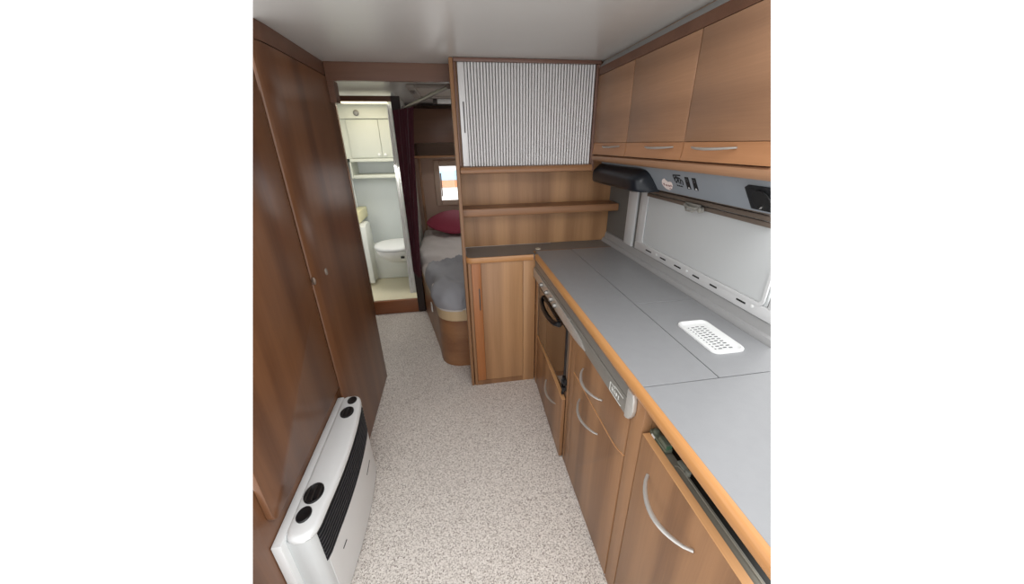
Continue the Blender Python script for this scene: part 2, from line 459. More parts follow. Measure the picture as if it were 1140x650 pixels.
# ------------------------------------------------------------------ wardrobes on the left
wd = thing('wardrobe', 'tall shade-toned walnut wardrobe with rounded edge, between the heater and the shower doorway', 'wardrobe', (-0.75, 1.73, 0))
part('carcass', box(-0.89, -0.592, 1.39, 2.088, 0.0, HC - 0.001), wood_left_shade, wd)
cur = [(-0.5915, 1.372), (-0.588, 1.3705), (-0.5835, 1.373), (-0.578, 1.385), (-0.573, 1.41), (-0.5692, 1.445), (-0.567, 1.49), (-0.567, 2.02), (-0.567, 2.0885), (-0.5915, 2.0885)]
part('door', prism(cur, 'z', 0.002, 1.80), wood_left_shade, wd)
part('top_panel', prism([(-0.5915, 1.372), (-0.586, 1.3715), (-0.576, 1.40), (-0.5695, 1.45), (-0.568, 1.50), (-0.568, 2.0885), (-0.5915, 2.0885)], 'z', 1.804, HC - 0.001), wood_shadow, wd)
bm = lathe((-0.5675, 1.478, 1.003), 'x', [(0.012, 0), (0.012, 0.003), (0.009, 0.006), (0.004, 0.0075)], 20, sx=0.8, sy=1.3)
part('catch_button', bm, plain('satin catch', (150, 140, 130), 0.4, metal=0.5), wd)

wn = thing('wardrobe', 'near walnut wardrobe door above the white heater, cut off by the left edge', 'wardrobe', (-0.75, 0.9, 0))
bm = box(-0.89, -0.607, 0.35, 1.3695, 0.0, HC - 0.001)
part('carcass', bm, wood_left_shade, wn, cut=True)
# door with a rounded lower near corner and the finger recess on its far edge
poly = [(1.362, 0.485), (1.362, 0.94), (1.366, 0.965), (1.366, 1.04), (1.362, 1.065), (1.362, 1.80)]
poly += [(0.745, 1.80)]
for k in range(6):
    a = PI + k / 5 * PI / 2
    poly.append((0.775 + 0.03 * math.cos(a), 0.515 + 0.03 * math.sin(a)))
part('door', prism(poly, 'x', -0.606, XN, 0.003), wood_left_shade, wn, cut=True)
part('top_panel', box(-0.6065, -0.5915, 0.35, 1.3695, 1.804, HC - 0.001), wood_shadow, wn, cut=True)
catch_m = plain('dull catch', (120, 104, 92), 0.4, metal=0.5)
bm = lathe((-0.5775, 1.3705, 1.003), 'y', [(0.0105, 0), (0.0105, -0.003), (0.007, -0.006), (0.003, -0.007)], 20, sx=0.75, sy=1.5)
part('catch_button', bm, catch_m, wn)

# ------------------------------------------------------------------ heater
ht = thing('gas_heater', 'white bowed space heater with black grille low against the left wardrobes', 'heater', (-0.54, 1.04, 0))
out = [(-0.577, 1.355), (-0.55, 1.360), (-0.52, 1.358), (-0.505, 1.345), (-0.497, 1.325), (-0.487, 1.27)]
for k in range(9):
    y = 1.2 - k * 0.045
    out.append((-0.476 - 0.012 * ((y - 1.06) / 0.2) ** 2 * 0.8, y))
out += [(-0.492, 0.78), (-0.498, 0.752), (-0.508, 0.738), (-0.523, 0.731), (-0.55, 0.731), (-0.577, 0.738)]
part('casing', prism(out, 'z', 0.004, 0.405), white_hs, ht)
part('back_plate', box(-0.6055, -0.5772, 0.715, 1.366, 0.004, 0.426, 0.003), white_h, ht)
# softly rounded pill-shaped top
pill = [(-0.5765, 1.338), (-0.571, 1.353), (-0.557, 1.361), (-0.527, 1.361), (-0.512, 1.354)] + [p for p in out if p[0] > -0.51] + [(-0.512, 0.737), (-0.523, 0.7295), (-0.548, 0.729), (-0.566, 0.738), (-0.5765, 0.76)]
area_ = sum(pill[i][0] * pill[(i + 1) % len(pill)][1] - pill[(i + 1) % len(pill)][0] * pill[i][1] for i in range(len(pill)))
def pinset(d):
    n = len(pill); res = []
    for i in range(n):
        a, b, c = Vector(pill[i - 1]), Vector(pill[i]), Vector(pill[(i + 1) % n])
        t = ((b - a).normalized() + (c - b).normalized()).normalized(); nr = Vector((-t.y, t.x)) * (1 if area_ > 0 else -1)
        res.append((b.x + nr.x * d, b.y + nr.y * d))
    return res
bm = new(); rings = []
for d, z in ((0.001, 0.4055), (-0.003, 0.411), (-0.003, 0.421), (0.0, 0.428), (0.005, 0.432), (0.011, 0.4335)):
    rings.append([bm.verts.new((*p, z)) for p in pinset(d)])
n = len(pill)
for a, b in zip(rings, rings[1:]):
    for i in range(n): bm.faces.new((a[i], a[(i + 1) % n], b[(i + 1) % n], b[i]))
bm.faces.new(rings[-1]); bm.faces.new(rings[0][::-1])
bmesh.ops.recalc_face_normals(bm, faces=bm.faces[:])
part('top_panel', bm, white_h, ht)
def front_x(y):
    best = [p for p in out if p[0] > -0.51]
    best.sort(key=lambda p: p[1])
    for a, b in zip(best, best[1:]):
        if a[1] <= y <= b[1]:
            t = (y - a[1]) / (b[1] - a[1] + 1e-9); return a[0] + t * (b[0] - a[0])
    return best[0][0] if y < best[0][1] else best[-1][0]
bm = new()
def strip(bm, y0, y1, z0, z1, off, th, n=24, mi=0):
    b = new(); rows = []
    for i in range(n + 1):
        y = y0 + (y1 - y0) * i / n; x = front_x(y)
        rows.append([b.verts.new((x + off, y, z0)), b.verts.new((x + off, y, z1)), b.verts.new((x + off - th, y, z1)), b.verts.new((x + off - th, y, z0))])
    for a, c in zip(rows, rows[1:]):
        for k in range(4): b.faces.new((a[k], c[k], c[(k + 1) % 4], a[(k + 1) % 4]))
    b.faces.new(rows[0]); b.faces.new(rows[-1][::-1])
    bmesh.ops.recalc_face_normals(b, faces=b.faces[:])
    merge(bm, b, mi)
strip(bm, 0.755, 1.318, 0.262, 0.403, 0.0015, 0.004)
for k in range(8): strip(bm, 0.755, 1.318, 0.266 + k * 0.0172, 0.2725 + k * 0.0172, 0.005, 0.006, mi=1)
part('grille', bm, [black_mt, plain('grille fins', (34, 36, 42), 0.45)], ht)
bm = new()
for k in range(9): strip(bm, 1.322, 1.336, 0.27 + k * 0.0145, 0.277 + k * 0.0145, 0.0025, 0.006, n=2)
part('grille_end', bm, white_h, ht)
bm = new(); strip(bm, 0.765, 1.32, 0.012, 0.256, 0.0012, 0.004)
part('front_panel', bm, white_h, ht)
bm = new(); strip(bm, 0.838, 0.868, 0.176, 0.182, 0.0022, 0.002, n=3)
part('slot', bm, black_mt, ht)
bm = new(); strip(bm, 1.15, 1.228, 0.158, 0.163, 0.0022, 0.002, n=3)
part('slot', bm, black_mt, ht)
for nm, x, y, r in (('air_outlet', -0.532, 1.249, 0.034), ('air_outlet', -0.538, 0.872, 0.038)):
    bm = lathe((x, y, 0.4337), 'z', [(r, 0), (r, 0.003), (r - 0.003, 0.0045), (r - 0.007, 0.002), (0.002, 0.002)], 28, sx=0.8)
    for k in range(3): box(x - r * 0.55 + k * r * 0.5, x - r * 0.42 + k * r * 0.5, y - r * 0.7, y + r * 0.7, 0.4357, 0.4385, dst=bm, mi=1)
    part(nm, bm, [black_pl, plain('outlet vane', (46, 44, 42), 0.4)], ht)
for x, y, r in ((-0.530, 1.325, 0.024), (-0.543, 0.800, 0.027)):
    bm = lathe((x, y, 0.4337), 'z', [(r, 0), (r, 0.003), (r - 0.003, 0.005), (r * 0.5, 0.0035), (0.002, 0.003)], 28, sx=0.82)
    part('control_dial', bm, black_pl, ht)

# ------------------------------------------------------------------ bulkhead: post, roller cupboard, niche, corner cabinet
struct('trim_9', box(0.018, 0.0375, YF, 2.10, 0.0, HC - 0.001, 0.004), wood_z)
rc = thing('roller_cupboard', 'silver ribbed roller door cupboard under the ceiling above the corner shelf', 'cupboard', (0.39, 1.98, 1.35))
frame_m = wood('dusky frame', (104, 76, 66), (132, 100, 86), 'x', stave=0.15)
bm = box(0.0385, 0.757, YF - 0.004, YF + 0.016, 1.8445, HC - 0.001, 0.003)
box(0.0385, 0.0455, YF - 0.002, YF + 0.012, 1.388, 1.844, 0.002, dst=bm)
box(0.7445, 0.757, YF - 0.004, YF + 0.016, 1.352, 1.844, 0.003, dst=bm)
box(0.737, 0.7445, YF - 0.004, YF + 0.016, 1.388, 1.844, 0.002, dst=bm)
part('frame', bm, frame_m, rc)
part('carcass', box(0.0385, 0.93, YF + 0.03, 2.085, 1.362, HC - 0.001), wood_x, rc)
bm = prism([(YF - 0.016, 1.356), (YF - 0.018, 1.364), (YF - 0.016, 1.374), (YF - 0.008, 1.3835), (YF + 0.01, 1.387), (YF + 0.029, 1.387), (YF + 0.029, 1.352), (YF - 0.006, 1.352)], 'x', 0.0385, 0.744)
part('lip', bm, wood_x, rc)
bm = box(0.088, 0.7365, YF + 0.017, YF + 0.022, 1.3875, 1.8445, mi=1, dst=new())
nsl = 44; w = (0.7365 - 0.088) / nsl
for k in range(nsl):
    xc = 0.088 + (k + 0.5) * w
    prof = [(xc - w * 0.40, YF + 0.017)] + [(xc + w * 0.40 * math.sin(a), YF + 0.017 - 0.0065 * math.cos(a)) for a in (-1.35, -0.9, -0.45, 0, 0.45, 0.9, 1.35)] + [(xc + w * 0.40, YF + 0.017)]
    prism(prof, 'z', 1.3878, 1.8442, dst=bm, mi=0)
dr = part('roller_door', bm, [slat_m, slat_gap], rc, smooth=60)
part('grip_bar', box(0.056, 0.0875, YF + 0.009, YF + 0.021, 1.3878, 1.8442, 0.003), slat_m, dr)
part('handle', box(0.0715, 0.0775, YF + 0.004, YF + 0.0105, 1.545, 1.682, 0.002), plain('dark handle', (72, 70, 70), 0.4), dr)

nc = thing('shelf_niche', 'open walnut shelf niche between the roller cupboard and the corner worktop', 'shelf', (0.5, 2.08, 0.902))
part('back_panel', box(0.0385, XW - 0.002, 2.09, 2.10, 0.902, 1.361), wood_panel, nc)
bm = prism([(1.945, 1.118), (1.943, 1.125), (1.943, 1.15), (1.947, 1.158), (2.089, 1.158), (2.089, 1.115), (1.95, 1.115)], 'x', 0.0385, XW - 0.008)
part('shelf', bm, wood_x, nc)

cw = thing('corner_worktop', 'grey corner worktop with rounded wood edge, under the niche shelf', 'worktop', (0.48, 1.97, 0.868))
poly = [(0.043, 2.088), (0.043, 1.895), (0.048, 1.878), (0.06, 1.868), (0.08, 1.866), (0.437, 1.866), (0.437, 1.931), (0.934, 1.931), (0.934, 2.088)]
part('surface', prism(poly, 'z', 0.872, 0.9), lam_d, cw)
def band(pts, z0, z1, th):
    b = new(); rows = []
    n = len(pts)
    for i, p in enumerate(pts):
        a = Vector(pts[max(i - 1, 0)]); c = Vector(pts[min(i + 1, n - 1)]); t = (c - a).normalized(); nr = Vector((t.y, -t.x))
        q = Vector(p); 
        prof = [(0.0005, z1), (th * 0.7, z1 - 0.001), (th, z1 - 0.007), (th, z0 + 0.007), (th * 0.7, z0), (0.0005, z0)]
        rows.append([b.verts.new((q.x + nr.x * d, q.y + nr.y * d, z)) for d, z in prof])
    for a, c in zip(rows, rows[1:]):
        for k in range(6): b.faces.new((a[k], a[(k + 1) % 6], c[(k + 1) % 6], c[k]))
    b.faces.new(rows[0]); b.faces.new(rows[-1][::-1])
    bmesh.ops.recalc_face_normals(b, faces=b.faces[:])
    return b
part('edge_strip', band([(0.043, 1.905), (0.043, 1.895), (0.048, 1.878), (0.06, 1.868), (0.08, 1.866), (0.427, 1.866)], 0.868, 0.901, 0.011), wood_amber_x, cw)
part('joint_strip', box(0.4375, 0.934, 1.9265, 1.9305, 0.872, 0.9008), wood_z, cw)

cc = thing('corner_cabinet', 'light walnut corner cabinet with slim dark handle, left of the oven', 'cabinet', (0.24, 1.95, 0))
part('carcass', box(0.06, 0.448, YF + 0.015, 2.085, 0.0, 0.866), wood_z, cc)
poly = [(0.0595, YF + 0.06), (0.039, YF + 0.06), (0.039, YF + 0.012), (0.044, YF + 0.003), (0.054, YF), (0.0595, YF)]
part('rounded_stile', prism(poly, 'z', 0.0, 0.867), wood_z, cc)
part('stile', box(0.368, 0.443, YF - 0.001, YF + 0.014, 0.0, 0.867, 0.001), wood_panel, cc)
part('plinth', box(0.0605, 0.3675, YF + 0.001, YF + 0.014, 0.0, 0.035), wood_z, cc)
d = part('door', box(0.118, 0.3655, YF + 0.001, YF + 0.014, 0.037, 0.863, 0.001), wood_panel, cc)
part('grip_strip', box(0.062, 0.117, YF - 0.001, YF + 0.014, 0.037, 0.863, 0.002), wood_orange, d)
part('handle', box(0.0985, 0.106, YF - 0.006, YF - 0.0005, 0.562, 0.705, 0.002), plain('slim handle', (84, 76, 70), 0.4), d)

# ------------------------------------------------------------------ overhead lockers
def bow_handle(y0, y1, z, xf, out=0.03, sag=0.0, r=0.0055, flat=0.7):
    pts = []
    for k in range(15):
        t = k / 14; s = math.sin(PI * t) ** 0.75
        pts.append((xf - 0.002 - out * s, y0 + (y1 - y0) * t, z - sag * s))
    rr = [r * (0.75 + 0.45 * math.sin(PI * k / 14)) for k in range(15)]
    return tube(pts, rr, 10, flat=flat)
XO = 0.745
labs = ['far overhead walnut locker beside the silver roller door, smallest in view', 'middle overhead walnut locker of the row above the worktop', 'near overhead walnut locker of the row, cut off by the right edge']
for i, (ya, yb, ha, hb) in enumerate(((1.868, 1.503, 1.735, 1.56), (1.497, 1.103, 1.33, 1.15), (1.097, 0.62, 1.05, 0.865))):
    t = thing('overhead_locker', labs[i], 'cupboard', (0.86, (ya + yb) / 2, 1.434), 'overhead lockers along the right side')
    part('carcass', box(0.768, XW - 0.001, yb - 0.0025, ya + 0.0025, 1.434, 1.858), wood_y, t, cut=True)
    d = part('door', box(XO, 0.767, yb, ya, 1.4925, 1.794, 0.0025), wood_y, t, cut=True)
    poly = [(XO - 0.004, 1.437), (XO - 0.0005, 1.455), (XO + 0.001, 1.475), (XO, 1.4915), (0.767, 1.4915), (0.767, 1.437)]
    g = part('grip_rail', prism(poly, 'y', yb, ya), wood_orange_y, d, cut=True)
    part('handle', bow_handle(ha, hb, 1.477, XO, 0.022, 0.004, 0.0052), silver, d)

# grey service panel below the lockers
sp = struct('trim_10', prism([(0.80, 1.402), (0.801, 1.392), (0.853, 1.312), (0.858, 1.306), (0.955, 1.308), (0.955, 1.402)], 'y', 0.2, YF - 0.003), panelgrey, cut=True)
def on_panel(y, s):   # s 0 top .. 1 bottom, on the sloping face
    return Vector((0.801 + (0.853 - 0.801) * s, y, 1.392 + (1.312 - 1.392) * s))
PN = Vector((-(1.392 - 1.312), 0, -(0.853 - 0.801))).normalized()
def panel_poly(pts, off0, off1, dst=None, mi=None):
    b = new(); A = []; B = []
    for (y, s) in pts:
        p = on_panel(y, s); A.append(b.verts.new(p + PN * off0)); B.append(b.verts.new(p + PN * off1))
    n = len(pts)
    b.faces.new(A); b.faces.new(B[::-1])
    for i in range(n): b.faces.new((A[i], A[(i + 1) % n], B[(i + 1) % n], B[i]))
    bmesh.ops.recalc_face_normals(b, faces=b.faces[:])
    return merge(dst, b, mi) if dst is not None else b
# lamp
lp = thing('cooker_lamp', 'black hooded lamp over the worktop corner, under the lockers', 'lamp', (0.81, 1.63, 1.295))
prof = [(0.757, 1.30), (0.753, 1.31), (0.753, 1.345), (0.757, 1.356), (0.786, 1.384), (0.800, 1.3895), (0.866, 1.3895), (0.866, 1.297), (0.764, 1.296)]
bm = new(); rings = []
for k in range(13):
    y = 1.868 - 0.04 * k if k < 11 else 1.468
    f = 0.0
    ys = [1.868, 1.80, 1.70, 1.60, 1.52, 1.47, 1.44, 1.42, 1.408, 1.40, 1.394, 1.389, 1.386]
    ins = [0, 0, 0, 0, 0, 0, 0.002, 0.006, 0.012, 0.020, 0.032, 0.05, 0.072]
    y = ys[k]; f = ins[k]
    rings.append([bm.verts.new((min(px + f, 0.866) if px < 0.86 else px, y, pz if pz < 1.34 else pz - f * 0.5)) for px, pz in prof])
for a, b in zip(rings, rings[1:]):
    for i in range(len(prof)): bm.faces.new((a[i], a[(i + 1) % len(prof)], b[(i + 1) % len(prof)], b[i]))
bm.faces.new(rings[0]); bm.faces.new(rings[-1][::-1])
bmesh.ops.recalc_face_normals(bm, faces=bm.faces[:])
part('hood', bm, lampblack, lp, smooth=50)
part('lens', box(0.775, 0.85, 1.45, 1.84, 1.292, 1.2955, 0.001), plain('lens', (120, 120, 118), 0.4), lp)

# socket
sk = thing('power_socket', 'black round power socket plate on the grey panel at the right edge', 'socket', on_panel(0.86, 0.5))
pts = [(p[0], p[1]) for p in rrect(0.765, 0.868, 0.12, 0.88, 0.012)]
part('plate', panel_poly(pts, 0.0005, 0.012), black_pl, sk, cut=True)
b = panel_poly([(0.818 + 0.03 * math.cos(a), 0.50 + 0.34 * math.sin(a)) for a in [k * PI / 10 for k in range(20)]], 0.0125, 0.016)
part('socket_face', b, black_mt, sk, cut=True)
b = panel_poly([(0.825, 0.70), (0.831, 0.78), (0.822, 0.76), (0.817, 0.66)], 0.0165, 0.0185)
part('contact', b, chrome, sk, cut=True)

# stickers on the panel
def strokes(lines, w, off, mi, dst):
    for ln in lines:
        for (a, b) in zip(ln, ln[1:]):
            va = Vector((a[0], a[1] * 0.095)); vb = Vector((b[0], b[1] * 0.095)); d = (vb - va)
            if d.length < 1e-6: continue
            n = Vector((-d.y, d.x)).normalized() * w
            q = [va + n, vb + n, vb - n, va - n]
            panel_poly([(p.x, p.y / 0.095) for p in q], off, off + 0.0004, dst=dst, mi=mi)
kid = [(1.2945, 0.385), (1.310, 0.44), (1.3222, 0.557), (1.3284, 0.685), (1.3231, 0.798), (1.3117, 0.91), (1.2913, 0.955), (1.2699, 0.86), (1.2549, 0.682), (1.2536, 0.521), (1.265, 0.50), (1.2772, 0.53), (1.288, 0.47)]
bm = panel_poly(kid, 0.0004, 0.0012, dst=new(), mi=0)
strokes([[(1.318, 0.62), (1.313, 0.74), (1.308, 0.62)], [(1.304, 0.74), (1.299, 0.66), (1.296, 0.76), (1.291, 0.68)], [(1.287, 0.76), (1.283, 0.66), (1.279, 0.76), (1.274, 0.68)], [(1.270, 0.76), (1.266, 0.66), (1.261, 0.74)], [(1.286, 0.88), (1.279, 0.84), (1.272, 0.87)]], 0.0013, 0.0013, 1, bm)
tag(finish('sticker', bm, [sticker_m, stick_ink]), 'white kidney-shaped sticker with dark red scribble beside the black lamp', 'sticker')
bm = new()
ink = black_mt
strokes([[(1.2246, 0.16), (1.178, 0.13)], [(1.2246, 0.16), (1.2256, 0.36)],
         [(1.2124, 0.20), (1.222, 0.34), (1.2261, 0.44), (1.219, 0.50), (1.212, 0.42), (1.206, 0.34)], [(1.208, 0.2), (1.198, 0.26), (1.203, 0.4), (1.2036, 0.52)], [(1.194, 0.24), (1.188, 0.3), (1.192, 0.44), (1.196, 0.54)], [(1.184, 0.32), (1.178, 0.4), (1.183, 0.56)], [(1.214, 0.26), (1.204, 0.3)]], 0.0026, 0.0004, 0, bm)
strokes([[(1.224, 0.63), (1.189, 0.655)], [(1.224, 0.60), (1.215, 0.6)], [(1.211, 0.61), (1.203, 0.61)], [(1.199, 0.615), (1.190, 0.62)]], 0.0012, 0.0004, 0, bm)
tag(finish('emblem_label', bm, ink), 'black line emblem printed on the grey panel, right of the kidney sticker', 'label')
for k, (y, lb) in enumerate(((1.156, 'black upright pictogram label next to the line emblem'), (1.1165, 'black upright pictogram label furthest right, nearest the socket'))):
    bm = panel_poly([(y, 0.172), (y - 0.0205, 0.168), (y - 0.0135, 0.698), (y + 0.009, 0.70)], 0.0004, 0.0012, dst=new(), mi=0)
    strokes([[(y - 0.006, 0.24), (y - 0.013, 0.24), (y - 0.011, 0.36), (y - 0.004, 0.36), (y - 0.006, 0.24)]], 0.0007, 0.0013, 2, bm)
    panel_poly([(y - 0.004, 0.60), (y - 0.010, 0.67), (y + 0.002, 0.67)], 0.0013, 0.0017, dst=bm, mi=1)
    tag(finish('pictogram_label', bm, [black_mt, white_pl, plain('grey ink', (90, 92, 94), 0.5)]), lb, 'label')

# ------------------------------------------------------------------ worktop
wt = thing('worktop', 'long grey laminate worktop with amber wood front edge along the right', 'worktop', (0.69, 1.2, 0.866))
g = 0.0016
for nm, r in (('near_panel', (0.4535, XR, 0.1, 0.66 - g)), ('front_panel', (0.4535, 0.677 - g, 0.66 + g, 1.926)), ('sink_lid', (0.677 + g, XR, 0.66 + g, 1.135 - g)), ('hob_lid', (0.677 + g, XR, 1.135 + g, 1.926))):
    part(nm, box(r[0], r[1], r[2], r[3], 0.874, 0.9, 0.0007, 1), lam_m, wt, cut=True)
part('underlay', box(0.456, XR, 0.1, 1.925, 0.867, 0.8735), gap_m, wt, cut=True)
prof = [(0.453, 0.9005), (0.444, 0.9008), (0.438, 0.899), (0.434, 0.893), (0.4335, 0.88), (0.436, 0.871), (0.442, 0.866), (0.4545, 0.866), (0.4545, 0.8738), (0.453, 0.8738)]
e = part('edge_strip', prism(prof, 'y', 0.1, 1.864), wood_amber, wt, cut=True, smooth=50)
# small cap on the counter joint
bm = lathe((0.478, 1.965, 0.9003), 'z', [(0.017, 0), (0.017, 0.003), (0.013, 0.005), (0.009, 0.004), (0.002, 0.004)], 24)
tag(finish('cable_cap', bm, plain('cap cream', (214, 204, 186), 0.45)), 'small round cream cap on the corner worktop near the long worktop', 'cap')
# drainer insert
tr = thing('drainer_tray', 'white rectangular slotted plastic drainer tray lying on the grey worktop', 'tray', (0.795, 0.858, 0.9))
ang = 0.0
def rr(inset, r): return rrect(0.738 + inset, 0.850 - inset, 0.758 + inset, 0.957 - inset, r, 6)
bm = new(); rings = []
for ins, z, r in ((0.0, 0.9006, 0.022), (0.0, 0.906, 0.022), (0.003, 0.909, 0.02), (0.007, 0.909, 0.018), (0.012, 0.903, 0.014), (0.016, 0.9018, 0.012)):
    rings.append([bm.verts.new((p[0], p[1], z)) for p in rr(ins, r)])
n = len(rings[0])
for a, b in zip(rings, rings[1:]):
    for i in range(n): bm.faces.new((a[i], a[(i + 1) % n], b[(i + 1) % n], b[i]))
bm.faces.new(rings[-1]); bm.faces.new(rings[0][::-1])
bmesh.ops.recalc_face_normals(bm, faces=bm.faces[:])
part('tray_body', bm, white_pl, tr)
bm = new()
for j in range(11):
    y = 0.785 + j * 0.0132
    lathe((0.762, y, 0.902), 'z', [(0.0026, 0), (0.0026, 0.0004)], 10, dst=bm)
    for i, x in enumerate((0.772, 0.790, 0.808)):
        prism(rrect(x, x + 0.013, y - 0.0022 + 0.003 * (i % 2), y + 0.0022 + 0.003 * (i % 2), 0.002, 3), 'z', 0.902, 0.9024, dst=bm)
part('slots', bm, plain('slot shade', (96, 98, 100), 0.8), tr)

# ------------------------------------------------------------------ cooker control panel
cp = thing('control_panel', 'brushed grey cooker control panel strip under the worktop front edge', 'control panel', (0.445, 1.3, 0.765))
prof = [(0.4365, 0.774), (0.4345, 0.79), (0.436, 0.822), (0.439, 0.826), (0.4555, 0.826), (0.4555, 0.772), (0.44, 0.772)]
part('lower_band', prism(prof, 'y', 0.70, 1.866), fascia_m, cp)
part('upper_band', prism([(0.4385, 0.830), (0.438, 0.860), (0.441, 0.865), (0.4555, 0.865), (0.4555, 0.828), (0.441, 0.828)], 'y', 0.70, 1.866), fascia_m2, cp)
# bright overlay with a pointed tail
poly = [(1.866, 0.764), (1.866, 0.818), (1.20, 0.818), (1.12, 0.815), (1.06, 0.806), (1.01, 0.788), (1.06, 0.778), (1.12, 0.771), (1.20, 0.766)]
part('knob_plate', prism(poly, 'x', 0.4285, 0.4345, 0.0015), blade_m, cp)
knob_m = plain('knob grey', (150, 147, 142), 0.35, metal=0.5)
for y in (1.655, 1.55, 1.465, 1.395):
    bm = lathe((0.428, y, 0.793), 'x', [(0.0125, 0.0), (0.012, -0.004), (0.010, -0.013), (0.007, -0.015)], 20)
    box(0.4145, 0.4185, y - 0.002, y + 0.002, 0.782, 0.804, 0.001, dst=bm)
    part('knob', bm, knob_m, cp)
poly = [(0.670, 0.866), (0.663, 0.85), (0.660, 0.82), (0.664, 0.797), (0.675, 0.779), (0.690, 0.770), (0.6995, 0.770), (0.6995, 0.866)]
part('end_cap', prism([(p[0], p[1]) for p in poly], 'x', 0.433, 0.4465, 0.003), blade_m, cp)
bm = new()
def cbar(y0, z0, y1, z1, w=0.0012):
    a = Vector((0.4338, y0, z0)); b = Vector((0.4338, y1, z1)); tube([a, b], w, 6, dst=bm)
for s in (((0.80, 0.782), (0.80, 0.812)), ((0.80, 0.812), (0.765, 0.812)), ((0.80, 0.782), (0.725, 0.782)), ((0.77, 0.818), (0.715, 0.818)),
          ((0.785, 0.790), (0.785, 0.804)), ((0.777, 0.790), (0.777, 0.804)), ((0.785, 0.797), (0.777, 0.797)), ((0.767, 0.790), (0.767, 0.804)), ((0.757, 0.790), (0.757, 0.804)), ((0.757, 0.804), (0.750, 0.797)), ((0.742, 0.790), (0.742, 0.804))):
    cbar(s[0][0], s[0][1], s[1][0], s[1][1])
part('raised_mark', bm, plain('pale mark', (205, 205, 200), 0.4), cp)
part('tip_line', box(0.4332, 0.4352, 1.198, 1.204, 0.766, 0.818), white_pl, cp)

# ------------------------------------------------------------------ oven and the cabinets below
oc = thing('oven_cabinet', 'walnut oven housing with a drawer below the oven, in the corner', 'cabinet', (0.69, 1.53, 0))
bm = box(0.475, 0.93, 1.203, 1.872, 0.0, 0.36)
box(0.475, 0.93, 1.203, 1.216, 0.36, 0.86, dst=bm); box(0.475, 0.93, 1.856, 1.872, 0.36, 0.86, dst=bm); box(0.91, 0.93, 1.216, 1.856, 0.36, 0.86, dst=bm)
part('carcass', bm, wood_z, oc)
part('stile', box(0.4465, 0.474, 1.822, 1.872, 0.0, 0.764, 0.002), wood_panel, oc)
part('side_panel', box(0.4465, 0.474, 1.203, 1.222, 0.0, 0.764, 0.001), wood_z, oc)
bm = prism([(0.447, 1.819), (0.465, 1.819), (0.446, 1.225), (0.428, 1.225)], 'z', 0.008, 0.376, 0.002)
d = part('drawer', bm, wood_z, oc)
part('drawer_edge', prism([(0.447, 1.8185), (0.465, 1.8185), (0.446, 1.2255), (0.428, 1.2255)], 'z', 0.3763, 0.3785), wood_pale, d)
bm = bow_handle(1.525, 1.325, 0.262, 0.436, 0.026, 0.012, 0.0055)
part('handle', bm, silver, d)

ov = thing('oven', 'built-in oven with brown glass door and black oval handle', 'oven', (0.69, 1.53, 0.365))
part('body', box(0.476, 0.905, 1.224, 1.815, 0.3615, 0.76), black_mt, ov)
bm = box(0.449, 0.4755, 1.2225, 1.255, 0.385, 0.763, 0.002)
box(0.449, 0.4755, 1.795, 1.821, 0.385, 0.763, 0.002, dst=bm); box(0.449, 0.4755, 1.255, 1.795, 0.745, 0.763, 0.002, dst=bm)
part('frame', bm, ovenframe, ov)
d = part('door', prism([(p[0], p[1]) for p in rrect(1.257, 1.793, 0.392, 0.742, 0.014)], 'x', 0.447, 0.468, 0.002), black_pl, ov)
part('glass', prism([(p[0], p[1]) for p in rrect(1.275, 1.775, 0.402, 0.728, 0.01)], 'x', 0.4455, 0.4468), ovenglass, d)
bm = new()
pts = []
for k in range(25):
    a = PI * k / 24
    pts.append((0.446 - 0.027 * math.sin(a) ** 0.8, 1.53 + 0.15 * math.cos(a), 0.702 - 0.018 * math.sin(a)))
tube(pts, 0.0125, 10, dst=bm)
for y in (1.68, 1.38): lathe((0.4465, y, 0.70), 'x', [(0.017, 0), (0.017, -0.006), (0.012, -0.012)], 16, dst=bm)
tube([(0.4438, 1.66, 0.712), (0.4435, 1.53, 0.716), (0.4438, 1.40, 0.712)], 0.006, 8, dst=bm)
part('handle', bm, black_pl, d)
part('sill', box(0.452, 0.4755, 1.2225, 1.821, 0.3795, 0.3845, 0.001), ovenframe, ov)
bm = new()
lathe((0.446, 1.237, 0.47), 'x', [(0.018, 0), (0.018, -0.01), (0.01, -0.016)], 14, dst=bm)
lathe((0.446, 1.236, 0.43), 'x', [(0.013, 0), (0.013, -0.012), (0.008, -0.016)], 14, dst=bm)
tube([(0.436, 1.24, 0.50), (0.432, 1.243, 0.46), (0.434, 1.24, 0.40)], 0.007, 8, dst=bm)
part('hinge_catch', bm, black_pl, ov)

kc = thing('base_cabinet', 'walnut kitchen cabinet with wavy drawer above door, between oven and fridge', 'cabinet', (0.69, 0.92, 0))
part('carcass', box(0.475, 0.93, 0.625, 1.201, 0.0, 0.86), wood_z, kc)
part('stile', box(0.447, 0.474, 1.143, 1.201, 0.0, 0.77, 0.002), wood_z, kc)
part('near_stile', box(0.447, 0.474, 0.624, 0.684, 0.0, 0.865, 0.002), wood_z, kc)
wave = [(1.139, 0.596), (1.05, 0.596), (0.95, 0.597), (0.85, 0.598), (0.79, 0.599), (0.755, 0.601), (0.735, 0.604), (0.715, 0.611), (0.70, 0.618), (0.688, 0.620)]
d = part('drawer', prism([(1.139, 0.765), *[(y, z + 0.003) for y, z in wave], (0.688, 0.765)], 'x', XK, 0.466, 0.002), wood_z, kc)
part('handle', bow_handle(1.04, 0.857, 0.687, XK, 0.034, 0.006, 0.0049), silver, d)
d = part('door', prism([*[(y, z - 0.002) for y, z in wave], (0.688, 0.006), (1.139, 0.006)], 'x', XK, 0.466, 0.002), wood_z, kc)
bm = new(); b2 = new(); rows = []
